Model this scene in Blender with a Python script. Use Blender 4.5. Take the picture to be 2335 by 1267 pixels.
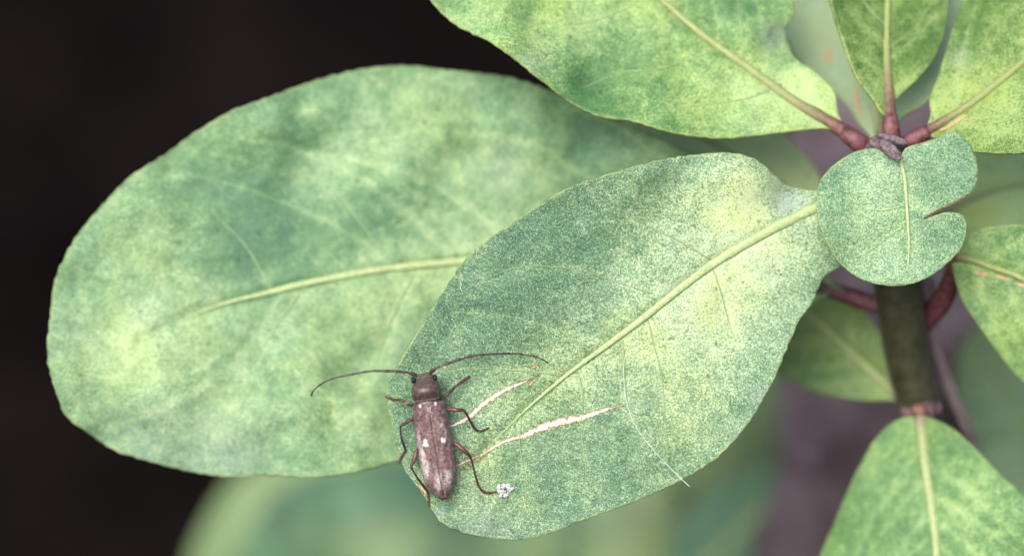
import bpy, bmesh, math, random
import numpy as np
from mathutils import Vector, Matrix, kdtree, noise
from mathutils.geometry import delaunay_2d_cdt
random.seed(7); np.random.seed(7)
for o in list(bpy.data.objects): bpy.data.objects.remove(o)
SC = bpy.context.scene
COL = SC.collection

# ------------------------------------------------------------------ camera, sky, sun, exposure
PITCH = math.radians(42)            # how far the lens looks down
DIST = 278.0                        # mm from lens to the leaf in focus
PXMM = 23.35
TARGET = Vector((0, 0, 0.46))       # centre of the focal plane above the soil, metres
AX = Vector((1, 0, 0)); AU = Vector((0, math.sin(PITCH), math.cos(PITCH))); AB = Vector((0, -math.cos(PITCH), math.sin(PITCH)))
cam_d = bpy.data.cameras.new('camera'); cam = bpy.data.objects.new('camera', cam_d); COL.objects.link(cam)
cam.matrix_world = Matrix.Translation(TARGET + AB * DIST * .001) @ Matrix((AX, AU, AB)).transposed().to_4x4()
cam_d.sensor_width = 36; cam_d.lens = 36 * DIST / (2335 / PXMM)
cam_d.clip_start = 0.01; cam_d.clip_end = 500
cam_d.dof.use_dof = True; cam_d.dof.focus_distance = (DIST - 0.2) * .001; cam_d.dof.aperture_fstop = 8.0
SC.camera = cam

w = bpy.data.worlds.new('World'); SC.world = w; w.use_nodes = True
nt = w.node_tree; nt.nodes.clear()
SUN_EL, SUN_AZ = 58, 215            # high, behind the camera and to its left (compass, +Y = 0)
sky = nt.nodes.new('ShaderNodeTexSky'); sky.sky_type = 'NISHITA'; sky.sun_disc = False
sky.sun_elevation = math.radians(SUN_EL); sky.sun_rotation = math.radians(SUN_AZ)
sky.dust_density = 6; sky.air_density = 1.0; sky.ozone_density = 0.6
bg = nt.nodes.new('ShaderNodeBackground'); bg.inputs[1].default_value = 0.15
wo = nt.nodes.new('ShaderNodeOutputWorld')
nt.links.new(sky.outputs[0], bg.inputs[0]); nt.links.new(bg.outputs[0], wo.inputs[0])
sl = bpy.data.lights.new('sun', 'SUN'); sl.energy = 1.35; sl.angle = math.radians(38); sl.color = (1, .985, .96)
so = bpy.data.objects.new('sun', sl); COL.objects.link(so)
az, el = math.radians(SUN_AZ), math.radians(SUN_EL)
tosun = Vector((math.sin(az) * math.cos(el), math.cos(az) * math.cos(el), math.sin(el)))
so.rotation_euler = tosun.to_track_quat('Z', 'Y').to_euler()
SC.view_settings.view_transform = 'Standard'; SC.view_settings.look = 'None'
SC.view_settings.gamma = 1; SC.view_settings.use_curve_mapping = False
SC.view_settings.exposure = 0.58
SC.cycles.use_denoising = True; SC.cycles.use_adaptive_sampling = False
SC.cycles.max_bounces = 6

# ------------------------------------------------------------------ helpers
def W(x, y, d):
    """millimetres in the plane of the lens axes -> world metres"""
    return TARGET + (AX * x + AU * y + AB * d) * .001
def P(px, py, d):
    s = (DIST - d) / DIST
    return W((px - 1167.5) / PXMM * s, (633.5 - py) / PXMM * s, d)
ORG = {}
def link(o, parent, org):
    COL.objects.link(o); ORG[o.name] = Vector(org)
    if parent: o.parent = parent; o.location = Vector(org) - ORG[parent.name]
    else: o.location = org
    return o
def tag(o, label=None, cat=None, group=None, kind=None):
    if label: o['label'] = label
    if cat: o['category'] = cat
    if group: o['group'] = group
    if kind: o['kind'] = kind
    return o
def empty(name, loc, parent=None):
    o = bpy.data.objects.new(name, None); o.empty_display_size = .01
    return link(o, parent, loc)
def mesh(name, verts, faces, mat, parent=None, tone=None, smooth=True, origin=None):
    org = Vector(origin) if origin is not None else sum(verts, Vector()) / len(verts)
    me = bpy.data.meshes.new(name)
    me.from_pydata([v - org for v in verts], [], faces)
    for m in (mat if isinstance(mat, (list, tuple)) else [mat]): me.materials.append(m)
    if tone is not None:
        a = me.color_attributes.new('tone', 'FLOAT_COLOR', 'POINT')
        a.data.foreach_set('color', np.asarray(tone, dtype=np.float32).ravel())
    if smooth: me.polygons.foreach_set('use_smooth', [True] * len(me.polygons))
    me.update()
    return link(bpy.data.objects.new(name, me), parent, org)
def catmull(pts, step, closed=False):
    """resample a polyline of tuples smoothly; every extra column is carried along"""
    A = np.array(pts, float); n = len(A); out = []
    segs = range(n) if closed else range(n - 1)
    for i in segs:
        if closed: p0, p1, p2, p3 = A[(i-1) % n], A[i], A[(i+1) % n], A[(i+2) % n]
        else: p0, p1, p2, p3 = A[max(i-1, 0)], A[i], A[i+1], A[min(i+2, n-1)]
        L = np.linalg.norm((p2 - p1)[:2 if len(p1) < 6 else 3]); k = max(1, int(round(L / step)))
        for j in range(k):
            t = j / k
            out.append(.5 * (2*p1 + (p2-p0)*t + (2*p0-5*p1+4*p2-p3)*t*t + (3*p1-p0-3*p2+p3)*t**3))
    if not closed: out.append(A[-1])
    return np.array(out)
def seg_dist(pts, line):
    """distance of each point to a polyline, and the fraction along it"""
    pts = np.asarray(pts, float)[:, :2]; L = np.asarray(line, float)[:, :2]
    best = np.full(len(pts), 1e9); fr = np.zeros(len(pts)); side = np.zeros(len(pts))
    n = len(L) - 1
    for i in range(n):
        a, b = L[i], L[i+1]; ab = b - a; q = max(ab @ ab, 1e-9)
        t = np.clip(((pts - a) @ ab) / q, 0, 1)
        dv = pts - (a + t[:, None] * ab); dd = np.hypot(dv[:, 0], dv[:, 1]); m = dd < best
        best[m] = dd[m]; fr[m] = (i + t[m]) / n
        side[m] = np.sign(ab[0] * dv[m, 1] - ab[1] * dv[m, 0])
    return best, fr, side
def inside(pts, poly):
    x, y = pts[:, 0], pts[:, 1]; c = np.zeros(len(pts), bool); n = len(poly); j = n - 1
    for i in range(n):
        xi, yi = poly[i]; xj, yj = poly[j]
        if yi != yj:
            m = ((yi > y) != (yj > y)) & (x < (xj - xi) * (y - yi) / (yj - yi) + xi); c ^= m
        j = i
    return c
def tube_geo(pts, rad, seg=10, flat=1.0, flat_axis=None, cap=True):
    """rings round a 3D path (world metres); flat squeezes the ring along flat_axis"""
    V, F = [], []; n = len(pts)
    t0 = (pts[1] - pts[0]).normalized(); ref = AB if flat_axis is None else flat_axis
    for i in range(n):
        t = (pts[min(i+1, n-1)] - pts[max(i-1, 0)]).normalized()
        b = (ref - t * ref.dot(t))
        b = b.normalized() if b.length > 1e-4 else t.orthogonal().normalized()
        a = t.cross(b)
        for k in range(seg):
            an = 2 * math.pi * k / seg
            V.append(pts[i] + (a * math.cos(an) + b * math.sin(an) * (flat[i] if isinstance(flat, (list, tuple)) else flat)) * rad[i])
    for i in range(n - 1):
        for k in range(seg):
            k2 = (k + 1) % seg
            F.append((i*seg+k, i*seg+k2, (i+1)*seg+k2, (i+1)*seg+k))
    if cap:
        F.append(tuple(range(seg))[::-1]); F.append(tuple((n-1)*seg + k for k in range(seg)))
    return V, F
def ell_geo(c, axes, radii, nu=16, nv=10):
    V, F = [], []
    for i in range(nv + 1):
        th = math.pi * i / nv
        for k in range(nu):
            ph = 2 * math.pi * k / nu
            V.append(c + axes[0]*radii[0]*math.sin(th)*math.cos(ph) + axes[1]*radii[1]*math.sin(th)*math.sin(ph) + axes[2]*radii[2]*math.cos(th))
    for i in range(nv):
        for k in range(nu):
            k2 = (k+1) % nu
            F.append((i*nu+k, (i+1)*nu+k, (i+1)*nu+k2, i*nu+k2))
    return V, F
def join(geos):
    V, F = [], []
    for v, f in geos:
        o = len(V); V += v; F += [tuple(i + o for i in q) for q in f]
    return V, F

# ------------------------------------------------------------------ materials
class NT:
    def __init__(s, name):
        s.m = bpy.data.materials.new(name); s.m.use_nodes = True; s.t = s.m.node_tree; s.t.nodes.clear()
        s.out = s.n('ShaderNodeOutputMaterial')
    def n(s, typ, **kw):
        x = s.t.nodes.new(typ)
        for k, v in kw.items(): setattr(x, k, v)
        return x
    def l(s, a, b): s.t.links.new(a, b)
    def inp(s, node, key, val):
        if hasattr(val, 'is_output'): s.l(val, node.inputs[key])
        else: node.inputs[key].default_value = val
    def coords(s, scale=1000.0):
        tc = s.n('ShaderNodeTexCoord'); mp = s.n('ShaderNodeMapping'); mp.inputs['Scale'].default_value = (scale,)*3; mp.inputs['Location'].default_value = (371, 259, 183)
        s.l(tc.outputs['Object'], mp.inputs['Vector']); return mp.outputs[0]
    def noise(s, vec, scale, detail=3, rough=.55, dist=0):
        va = s.n('ShaderNodeVectorMath', operation='ADD'); s.l(vec, va.inputs[0]); s.k = getattr(s, 'k', 0) + 1; va.inputs[1].default_value = (s.k * 37.3, s.k * -21.7, s.k * 53.1)
        x = s.n('ShaderNodeTexNoise'); s.l(va.outputs[0], x.inputs['Vector']); x.inputs['Scale'].default_value = scale
        x.inputs['Detail'].default_value = detail; x.inputs['Roughness'].default_value = rough; x.inputs['Distortion'].default_value = dist
        return x.outputs['Fac']
    def math(s, op, a, b=0.0, clamp=False):
        x = s.n('ShaderNodeMath', operation=op, use_clamp=clamp); s.inp(x, 0, a); s.inp(x, 1, b); return x.outputs[0]
    def mix(s, f, a, b, mode='MIX'):
        x = s.n('ShaderNodeMix', data_type='RGBA', blend_type=mode); x.clamp_factor = True
        s.inp(x, 0, f); s.inp(x, 6, a); s.inp(x, 7, b); return x.outputs[2]
    def ramp(s, f, stops):
        x = s.n('ShaderNodeValToRGB'); s.l(f, x.inputs[0]); e = x.color_ramp.elements
        while len(e) < len(stops): e.new(.5)
        for q, (p, c) in zip(e, stops): q.position = p; q.color = (*c, 1) if len(c) == 3 else c
        return x.outputs[0]
    def maprange(s, v, a, b, c=0.0, d=1.0):
        x = s.n('ShaderNodeMapRange'); s.inp(x, 0, v); x.inputs[1].default_value = a; x.inputs[2].default_value = b
        x.inputs[3].default_value = c; x.inputs[4].default_value = d; return x.outputs[0]
    def tone(s):
        a = s.n('ShaderNodeAttribute', attribute_name='tone'); sp = s.n('ShaderNodeSeparateColor'); s.l(a.outputs['Color'], sp.inputs[0])
        return sp.outputs[0], sp.outputs[1], sp.outputs[2], a
    def bump(s, h, strength, dist):
        x = s.n('ShaderNodeBump'); s.l(h, x.inputs['Height']); x.inputs['Strength'].default_value = strength; x.inputs['Distance'].default_value = dist
        return x.outputs[0]
    def bsdf(s, col, rough=.5, spec=.5, bump=None, transl=0.0, sheen=0.0, tcol=None):
        p = s.n('ShaderNodeBsdfPrincipled'); s.inp(p, 'Base Color', col if hasattr(col, 'is_output') else (*col, 1)); s.inp(p, 'Roughness', rough)
        s.inp(p, 'Specular IOR Level', spec); p.inputs['Sheen Weight'].default_value = sheen
        if bump: s.l(bump, p.inputs['Normal'])
        o = p.outputs[0]
        if transl:
            t = s.n('ShaderNodeBsdfTranslucent'); s.inp(t, 'Color', tcol if tcol is not None else col)
            mx = s.n('ShaderNodeMixShader'); mx.inputs[0].default_value = transl; s.l(o, mx.inputs[1]); s.l(t.outputs[0], mx.inputs[2]); o = mx.outputs[0]
        s.l(o, s.out.inputs[0]); return s.m

def leaf_mat(name, dark, mid, pale, fine=1.0, patch=1.0, rough=.50, spec=.32, margin=(.36, .44, .15), glint=0.0, net=0.0, ylw=.6):
    s = NT(name); v = s.coords()
    r, g, b, _ = s.tone()
    n1 = s.noise(v, .20, 3, .55, .3); n2 = s.noise(v, .8, 5, .7); n3 = s.noise(v, 4.4, 3, .8); n4 = s.noise(v, 9.0, 2, .7)
    f = s.math('ADD', s.math('MULTIPLY', s.math('SUBTRACT', n1, .5), .75 * patch), r)
    f = s.math('ADD', f, s.math('MULTIPLY', s.math('SUBTRACT', n2, .5), 1.25 * patch))
    f = s.math('ADD', f, s.math('MULTIPLY', s.math('SUBTRACT', n3, .5), 2.6 * fine))
    f = s.math('ADD', f, s.math('MULTIPLY', s.math('SUBTRACT', n4, .5), 2.2 * fine), clamp=True)
    c = s.ramp(f, [(0, dark), (.45, mid), (1, pale)])
    # yellowing drifts slowly over the blade
    yl = s.maprange(s.noise(v, .13, 3, .6), .42, .68)
    c = s.mix(s.math('MULTIPLY', s.math('MULTIPLY', yl, ylw), s.math('ADD', r, .45)), c, (1.08, 1.0, .55, 1), 'MULTIPLY')
    if net:
        vo = s.n('ShaderNodeTexVoronoi', feature='DISTANCE_TO_EDGE'); s.l(v, vo.inputs['Vector']); vo.inputs['Scale'].default_value = .9
        ln = s.maprange(vo.outputs['Distance'], .0, .06, 1, 0)
        c = s.mix(s.math('MULTIPLY', s.math('MULTIPLY', ln, n2), net), c, (*[.5 * a + .5 * b_ for a, b_ in zip(mid, pale)], 1))
    # grey-blue patches where blue tone is high
    bm = s.math('MULTIPLY', b, s.maprange(n3, .35, .6, .25, 1.0))
    c = s.mix(s.math('MULTIPLY', bm, .85), c, (.42, .48, .47, 1))
    c = s.mix(s.math('MULTIPLY', g, s.maprange(n2, .35, .62)), c, (*margin, 1))
    if glint:
        gl = s.maprange(s.noise(v, 8.5, 2, .75), .60, .68)
        c = s.mix(s.math('MULTIPLY', gl, glint), c, (.74, .82, .68, 1))  # glitter of the blade painted into its colour as pale flecks
    pr = s.maprange(s.noise(v, 1.7, 0, .5), .78, .82)
    c = s.mix(s.math('MULTIPLY', pr, .5), c, (.05, .06, .03, 1))
    h = s.math('ADD', s.math('MULTIPLY', n3, 1.0), s.math('MULTIPLY', n2, 1.6))
    bp = s.bump(h, .5, .00016)
    rg = s.maprange(n3, .35, .65, rough - .12, rough + .16)
    return s.bsdf(c, rg, spec, bp, transl=.14, tcol=s.mix(.5, c, (.30, .45, .06, 1)))
M = {}
M['leaf_sharp'] = leaf_mat('leaf_sharp', (.044, .135, .078), (.138, .280, .138), (.58, .72, .43), fine=.95, patch=.75, glint=.9, net=.5, ylw=.45)
M['leaf_round'] = leaf_mat('leaf_round', (.046, .150, .088), (.150, .305, .155), (.50, .66, .38), fine=1.0, patch=.6, glint=.85, net=.4, ylw=.4)
M['leaf_soft'] = leaf_mat('leaf_soft', (.072, .180, .102), (.175, .330, .160), (.52, .68, .38), fine=.7, patch=.85, net=.3, ylw=.35)
M['leaf_bright'] = leaf_mat('leaf_bright', (.055, .160, .060), (.165, .325, .120), (.46, .63, .27), fine=.85, patch=1.0, net=.2)
M['leaf_yellow'] = leaf_mat('leaf_yellow', (.036, .110, .024), (.125, .240, .055), (.35, .48, .17), fine=1.0, patch=1.0, ylw=.3)
M['leaf_dull'] = leaf_mat('leaf_dull', (.17, .28, .17), (.27, .41, .24), (.42, .56, .33), fine=.25, patch=.4, ylw=.15)
M['leaf_deep'] = leaf_mat('leaf_deep', (.065, .150, .065), (.16, .28, .115), (.33, .47, .20), fine=.3, patch=.6)
M['leaf_teal'] = leaf_mat('leaf_teal', (.09, .21, .135), (.21, .37, .22), (.50, .66, .38), fine=.2, patch=.8)
M['leaf_pale'] = leaf_mat('leaf_pale', (.24, .39, .20), (.35, .52, .27), (.46, .62, .34), fine=.2, patch=.5, ylw=.15)

def rib_mat():
    s = NT('midrib'); v = s.coords(); r, g, b, _ = s.tone()
    n = s.noise(v, 1.6, 4, .75); n2 = s.noise(v, 7, 2, .6)
    base = s.mix(s.maprange(s.noise(v, 3, 4, .8), .35, .65), (.28, .39, .15, 1), (.48, .60, .31, 1))
    base = s.mix(s.math('MULTIPLY', s.maprange(n2, .55, .7), .35), base, (.40, .30, .12, 1))
    base = s.mix(g, base, s.mix(n, (.13, .17, .03, 1), (.30, .36, .10, 1)))
    red = s.mix(s.maprange(n, .35, .65), (.055, .012, .018, 1), (.22, .078, .085, 1))
    f = s.math('ADD', r, s.math('MULTIPLY', s.math('SUBTRACT', n, .5), .5), clamp=True)
    rm = s.ramp(r, [(0, (0, 0, 0)), (.25, (.22, .22, .22)), (.75, (.85, .85, .85)), (1, (1, 1, 1))])
    c = s.mix(rm, base, red)
    return s.bsdf(c, .42, .5, s.bump(s.math('ADD', n, n2), .4, .00015), transl=.05)
M['rib'] = rib_mat()
def simple(name, c1, c2, scale=1.0, rough=.6, spec=.4, bump=.5, bd=.0002, detail=4, ms=1000.0, transl=0, sheen=0):
    s = NT(name); v = s.coords(ms); n = s.noise(v, scale, detail, .6); n2 = s.noise(v, scale * 5, 2, .6)
    c = s.mix(s.maprange(n, .3, .7), (*c1, 1), (*c2, 1)); c = s.mix(s.math('MULTIPLY', s.maprange(n2, .4, .7), .3), c, (*[x * .6 for x in c1], 1))
    return s.bsdf(c, rough, spec, s.bump(s.math('ADD', n, s.math('MULTIPLY', n2, .4)), bump, bd), transl=transl, sheen=sheen)
M['vein'] = simple('side_vein', (.24, .38, .17), (.38, .52, .28), 2.0, .45, transl=.1)
M['stem'] = simple('green_stem', (.020, .024, .008), (.052, .052, .024), .6, .45, .35, .7, .0003, sheen=.07)
M['bark'] = simple('grey_bark', (.085, .060, .065), (.30, .24, .26), .07, .75, .3, 1, .001)
M['node'] = simple('leaf_scar_bark', (.05, .025, .028), (.21, .13, .145), 1.0, .65, .3, 1, .0004)
M['bud'] = simple('bud_scale', (.05, .025, .03), (.33, .26, .29), 1.8, .7, .3, 1, .0003)
M['scar'] = None
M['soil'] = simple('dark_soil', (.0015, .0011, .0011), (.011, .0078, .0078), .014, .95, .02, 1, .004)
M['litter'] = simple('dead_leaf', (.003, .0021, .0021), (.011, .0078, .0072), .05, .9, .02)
M['fluff'] = simple('white_fluff', (.75, .78, .80), (.9, .9, .92), 3, .8, .2, transl=.2)
M['thread'] = simple('silk_thread', (.55, .65, .60), (.80, .85, .82), 3, .3, .5)
M['speck'] = simple('brown_speck', (.05, .02, .012), (.14, .06, .035), 3, .7)
def scar_mat():
    s = NT('chewed_scar'); v = s.coords(); r, g, b, _ = s.tone()
    n = s.noise(v, 4.5, 3, .75)
    f = s.math('ADD', r, s.math('MULTIPLY', s.math('SUBTRACT', n, .5), 1.9), clamp=True)
    c = s.ramp(f, [(0, (.12, .05, .02)), (.22, (.38, .23, .12)), (.5, (.62, .48, .33)), (.8, (.80, .71, .58)), (1, (.88, .86, .80))])
    return s.bsdf(c, .6, .3, s.bump(n, .8, .0002))
M['scar'] = scar_mat()
def spotted(name, c1, c2): return simple(name, c1, c2, 1.5, .7)
M['scar_pink'] = spotted('dry_pink_patch', (.55, .30, .18), (.70, .42, .30))

# ------------------------------------------------------------------ leaves
class Leaf:
    def __init__(s, parent, label, outline, rib, plane, mat, cup=-.10, wave=.5, veins=(), blobs=(), bumps=(), step=9, teeth=2.2,
                 groove=.35, thick=.28, pet=None, pale0=.30, ribglow=.25, vein_w=3.0, grey_blue=(), marg=1.0, seed=0, rib_raise=.12, nv=0, name='leaf', ribdark=0.0):
        s.rib = catmull(rib, 12); s.plane = plane; s.cup = cup; s.wave = wave; s.bumps = bumps; s.seed = seed; s.groove = groove
        s.vlines = [catmull(v, 12) for v in veins]
        # plane: three control points (px,py,d)
        A = np.array([[p[0], p[1], 1] for p in plane], float); s.pl = np.linalg.solve(A, np.array([p[2] for p in plane], float))
        out = catmull(outline, step * .55, closed=True)
        s.auto = []
        if nv:
            rr_ = random.Random(seed * 7 + 1)
            for k in range(nv):
                for sg in (-1, 1):
                    u = .10 + .72 * (k + (.25 if sg > 0 else .7) + rr_.uniform(-.18, .18)) / nv
                    i0 = int(u * (len(s.rib) - 2)); p0 = s.rib[i0][:2]; tv = s.rib[i0 + 1][:2] - p0; tv = tv / (np.linalg.norm(tv) + 1e-9)
                    an = math.atan2(tv[1], tv[0]) + sg * rr_.uniform(.85, 1.05); q = p0.copy(); line = [tuple(q)]; L_ = 0
                    while True:
                        q2 = q + 26 * np.array([math.cos(an), math.sin(an)]); an += -sg * .045 + rr_.uniform(-.07, .07)
                        far = q2 + 34 * np.array([math.cos(an), math.sin(an)])
                        if not inside(np.array([far]), out)[0] or len(line) > 22: break
                        q = q2; line.append(tuple(q))
                    if len(line) > 3:
                        L2 = catmull(line, 14)
                        if not s.vlines or min(seg_dist(L2[len(L2)//3:], v_)[0].min() for v_ in s.vlines) > 16: s.auto.append(L2)
        n = len(out); tang = np.roll(out, -1, 0) - np.roll(out, 1, 0); tang /= (np.linalg.norm(tang, axis=1)[:, None] + 1e-9)
        nor = np.stack([tang[:, 1], -tang[:, 0]], 1)
        cen = out.mean(0); 
        area = .5 * np.sum(out[:, 0] * np.roll(out[:, 1], -1) - np.roll(out[:, 0], -1) * out[:, 1])
        if area < 0: nor = -nor
        cum = np.concatenate([[0], np.cumsum(np.linalg.norm(np.diff(out, axis=0), axis=1))])
        tooth = np.zeros(n)
        if teeth:
            for i in range(n):
                q = cum[i] + 30 * noise.noise(Vector((cum[i] / 90, s.seed, 3)))
                ph = (q / 34.0) % 1
                amp = .35 + .9 * max(0, noise.noise(Vector((cum[i] / 110, s.seed, 9))) + .3)
                tooth[i] = teeth * amp * ((ph if ph < .8 else (1 - ph) * 4) - .45) + .8 * noise.noise(Vector((cum[i] / 12, s.seed, 1)))
            dbase, _, _ = seg_dist(out, [rib[0][:2], rib[0][:2]]); tooth *= np.clip((dbase - 60) / 120, 0, 1)
        out = out + nor * tooth[:, None]
        s.outline = out
        ins = out - nor * 4.5
        x0, y0 = out.min(0); x1, y1 = out.max(0)
        gx = []
        yy = y0; row = 0
        while yy < y1:
            xx = x0 + (row % 2) * step * .5
            while xx < x1: gx.append((xx, yy)); xx += step
            yy += step * .87; row += 1
        gx = np.array(gx); gx += np.random.uniform(-.15, .15, gx.shape) * step
        closed = np.vstack([out, out[:1]])
        m = inside(gx, out); gx = gx[m]; do, _, _ = seg_dist(gx, closed); gx = gx[do > 4.5 + step * .45]
        im = inside(ins, out); di, _, _ = seg_dist(ins, closed); ins2 = ins[im & (di > 3.6)]
        pts = np.vstack([out, ins2, gx])
        res = delaunay_2d_cdt([Vector(p) for p in pts], [], [list(range(len(out)))], 1, 1e-3)
        v2 = np.array([(v.x, v.y) for v in res[0]]); faces = [tuple(f) for f in res[2]]
        faces = [f if s._ccw(v2, f) else f[::-1] for f in faces]
        d = s.depth(v2)
        do, _, _ = seg_dist(v2, closed)
        dr, fr, side = seg_dist(v2, s.rib)
        pale = np.full(len(v2), pale0) + ribglow * np.exp(-(dr / 110) ** 2)
        for bx, by, br, ba in blobs:
            pale += ba * np.exp(-(((v2[:, 0] - bx) ** 2 + (v2[:, 1] - by) ** 2) / br ** 2))
        for vl in s.vlines:
            dv, _, _ = seg_dist(v2, vl); pale += .10 * np.exp(-(dv / 14) ** 2)
        for vl in s.auto:
            dv, _, _ = seg_dist(v2, vl); pale += .16 * np.exp(-(dv / 9) ** 2) - .06 * np.exp(-((dv - 20) / 10) ** 2)
        bl = np.zeros(len(v2))
        for bx, by, br, ba in grey_blue: bl += ba * np.exp(-(((v2[:, 0] - bx) ** 2 + (v2[:, 1] - by) ** 2) / br ** 2))
        mg = np.where(do < 1.5, .85 * marg, np.where(do < 5.2, .1 * marg, 0))
        tone = np.stack([np.clip(pale, 0, 2), mg, bl, np.ones(len(v2))], 1)
        V = [P(p[0], p[1], q) for p, q in zip(v2, d)]
        s.obj = mesh(name, V, faces, M[mat], parent, tone)
        if label: s.obj['label'] = label
        md = s.obj.modifiers.new('thickness', 'SOLIDIFY'); md.thickness = thick * .001; md.offset = -1
        # midrib
        s.rib[:, 2] *= np.array([1 + .16 * noise.noise(Vector((k_ / 2.3, s.seed * 2.1, 5))) for k_ in range(len(s.rib))])
        R = s.rib; dd = s.depth(R[:, :2]); pts3 = [P(r[0], r[1], q + s.groove * .8 + rib_raise - r[2] / PXMM * (.12 + .1 * max(0, 1 - i / (len(R) * .25)))) for i, (r, q) in enumerate(zip(R, dd))]
        nr = len(R); tubeobj('midrib', pts3, [r[2] / PXMM * .46 * .001 * (1 if i < nr * .8 else 1 - .7 * (i / nr - .8) / .2) for i, r in enumerate(R)], M['rib'], s.obj, R[:, 3], flat=[.70 - .30 * min(1, i / (nr * .25)) for i in range(nr)], g=ribdark)
        if pet:
            A_ = [(rib[0][0], rib[0][1], rib[0][2], rib[0][3], s.depth(np.array([rib[0][:2]]))[0] + s.groove * .8 + rib_raise - rib[0][2] / PXMM * .22)] + list(pet)
            Q = catmull(A_, 12)
            tubeobj('leaf_stalk', [P(q[0], q[1], q[4]) for q in Q], [q[2] / PXMM * .5 * .001 for q in Q], M['rib'], s.obj, Q[:, 3], flat=.70, g=ribdark)
        for vl in list(s.vlines) + s.auto:
            n = len(vl); dv = s.depth(vl[:, :2])
            vw_ = vein_w if any(vl is q for q in s.vlines) else vein_w * .55
            rr = [vw_ / PXMM * .5 * .001 * (1.15 - .85 * i / n) for i in range(n)]
            tubeobj('vein', [P(p[0], p[1], q + (.07 if vw_ == vein_w else .0)) for p, q in zip(vl, dv)], rr, M['vein'], s.obj, None, flat=.5, seg=6)
    def _ccw(s, v, f):   # px has y down: front faces the lens
        a, b, c = v[f[0]], v[f[1]], v[f[2]]
        return ((b[0]-a[0]) * (c[1]-a[1]) - (b[1]-a[1]) * (c[0]-a[0])) < 0
    def depth(s, p):
        p = np.asarray(p, float); x, y = p[:, 0], p[:, 1]
        d = s.pl[0] * x + s.pl[1] * y + s.pl[2]
        dr, fr, side = seg_dist(p, s.rib)
        d = d + s.cup * (dr / 100) ** 2
        if s.groove: d = d - s.groove * np.exp(-(dr / 13) ** 2)
        for vl in s.vlines:
            dv, _, _ = seg_dist(p, vl); d = d - .13 * np.exp(-(dv / 16) ** 2)
        for vl in s.auto:
            dv, _, _ = seg_dist(p, vl); d = d - .08 * np.exp(-(dv / 14) ** 2)
        for bx, by, br, ba in s.bumps: d = d + ba * np.exp(-(((x - bx) ** 2 + (y - by) ** 2) / br ** 2))
        w_ = np.array([noise.noise(Vector((a / 210, b / 210, s.seed * 3.7))) + .35 * noise.noise(Vector((a / 80, b / 80, s.seed * 5.1 + 9))) for a, b in zip(x, y)])
        return d + s.wave * w_ * (.35 + np.minimum(dr / 160, 1.6))
def tubeobj(name, pts, rad, mat, parent, red=None, flat=1.0, seg=10, g=0.0):
    V, F = tube_geo(pts, rad, seg, flat)
    tone = None
    if red is not None: tone = [(max(0, min(1, red[i])), g, 0, 1) for i in range(len(pts)) for _ in range(seg)]
    return mesh(name, V, F, mat, parent, tone)

# ground first (structure) ------------------------------------------------------
def ground():
    V, F = [], []; rings = [0.0] + [.03 * 1.16 ** i for i in range(55)]; seg = 72
    for i, r in enumerate(rings):
        for k in range(seg):
            a = 2 * math.pi * k / seg; x, y = r * math.cos(a), r * math.sin(a)
            z = .012 * noise.noise(Vector((x * 9, y * 9, 0))) * min(1, r * 8) + .004 * noise.noise(Vector((x * 40, y * 40, 4)))
            V.append(Vector((x, y + .15, z)))
    for i in range(len(rings) - 1):
        for k in range(seg):
            k2 = (k+1) % seg; F.append((i*seg+k, (i+1)*seg+k, (i+1)*seg+k2, i*seg+k2))
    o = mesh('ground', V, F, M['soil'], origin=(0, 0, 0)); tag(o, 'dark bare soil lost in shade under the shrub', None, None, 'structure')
ground()
def litter():
    rnd = random.Random(3); G = []
    for i in range(1400):
        r = .05 + 1.1 * rnd.random() ** .7; a = rnd.uniform(0, 2*math.pi); c = Vector((r*math.cos(a), .3 + r*math.sin(a), .004 + rnd.random()*.012))
        L = rnd.uniform(.012, .035); wd = L * .3; rz = rnd.uniform(0, 6.28); tl = rnd.uniform(-.5, .5)
        V = []
        for j in range(5):
            t = j / 4; ww = wd * math.sin(math.pi * (.08 + .84 * t)); cur = .25 * L * (t-.5)**2
            for q in (-1, 0, 1):
                p = Vector(((t-.5)*L, q*ww, cur + abs(q)*wd*.3 + tl * (t-.5) * L * .4))
                p.rotate(Matrix.Rotation(rz, 3, 'Z')); V.append(c + p)
        F = [(j*3+k, (j+1)*3+k, (j+1)*3+k+1, j*3+k+1) for j in range(4) for k in range(2)]
        G.append((V, F))
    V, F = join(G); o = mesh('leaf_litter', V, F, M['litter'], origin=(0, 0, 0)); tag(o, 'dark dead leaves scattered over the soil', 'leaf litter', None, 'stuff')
litter()

# ------------------------------------------------------------------ the shrub
base = P(2260, 1500, -60); base.z = 0
shrub = empty('shrub', Vector((base.x, base.y, 0))); tag(shrub, 'broad-leaved green shrub with red leaf stalks, carrying the beetle', 'shrub')
def path(pts, rad, mat, name, parent, step=10, seg=16, lumps=0, flat=1):
    Q = catmull([(*p, r) for p, r in zip(pts, rad)], step)
    return Q
# main green stem, from the growing tip down to the soil
S0 = [(2032, 345, -6.5, 60), (2036, 450, -9.5, 96), (2042, 600, -11.5, 112), (2055, 720, -13.5, 112), (2075, 840, -15.5, 108), (2100, 930, -17, 104), (2130, 1050, -21, 100), (2165, 1200, -28, 104)]
Q = catmull(S0, 14)
pts = [P(q[0], q[1], q[2]) for q in Q]; rad = [q[3] / PXMM * .0005 for q in Q]
end = pts[-1]; g = Vector((base.x, base.y, -.01))
for k in range(1, 15):
    t = k / 14; p = end.lerp(g, t) + Vector((math.sin(t*5)*.004*(1-t), math.sin(t*3)*.006*(1-t), 0)); pts.append(p); rad.append(.0023 + .0016 * t)
V, F = tube_geo(pts, rad, 20)
stem = mesh('stem', V, F, M['stem'], shrub)
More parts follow.
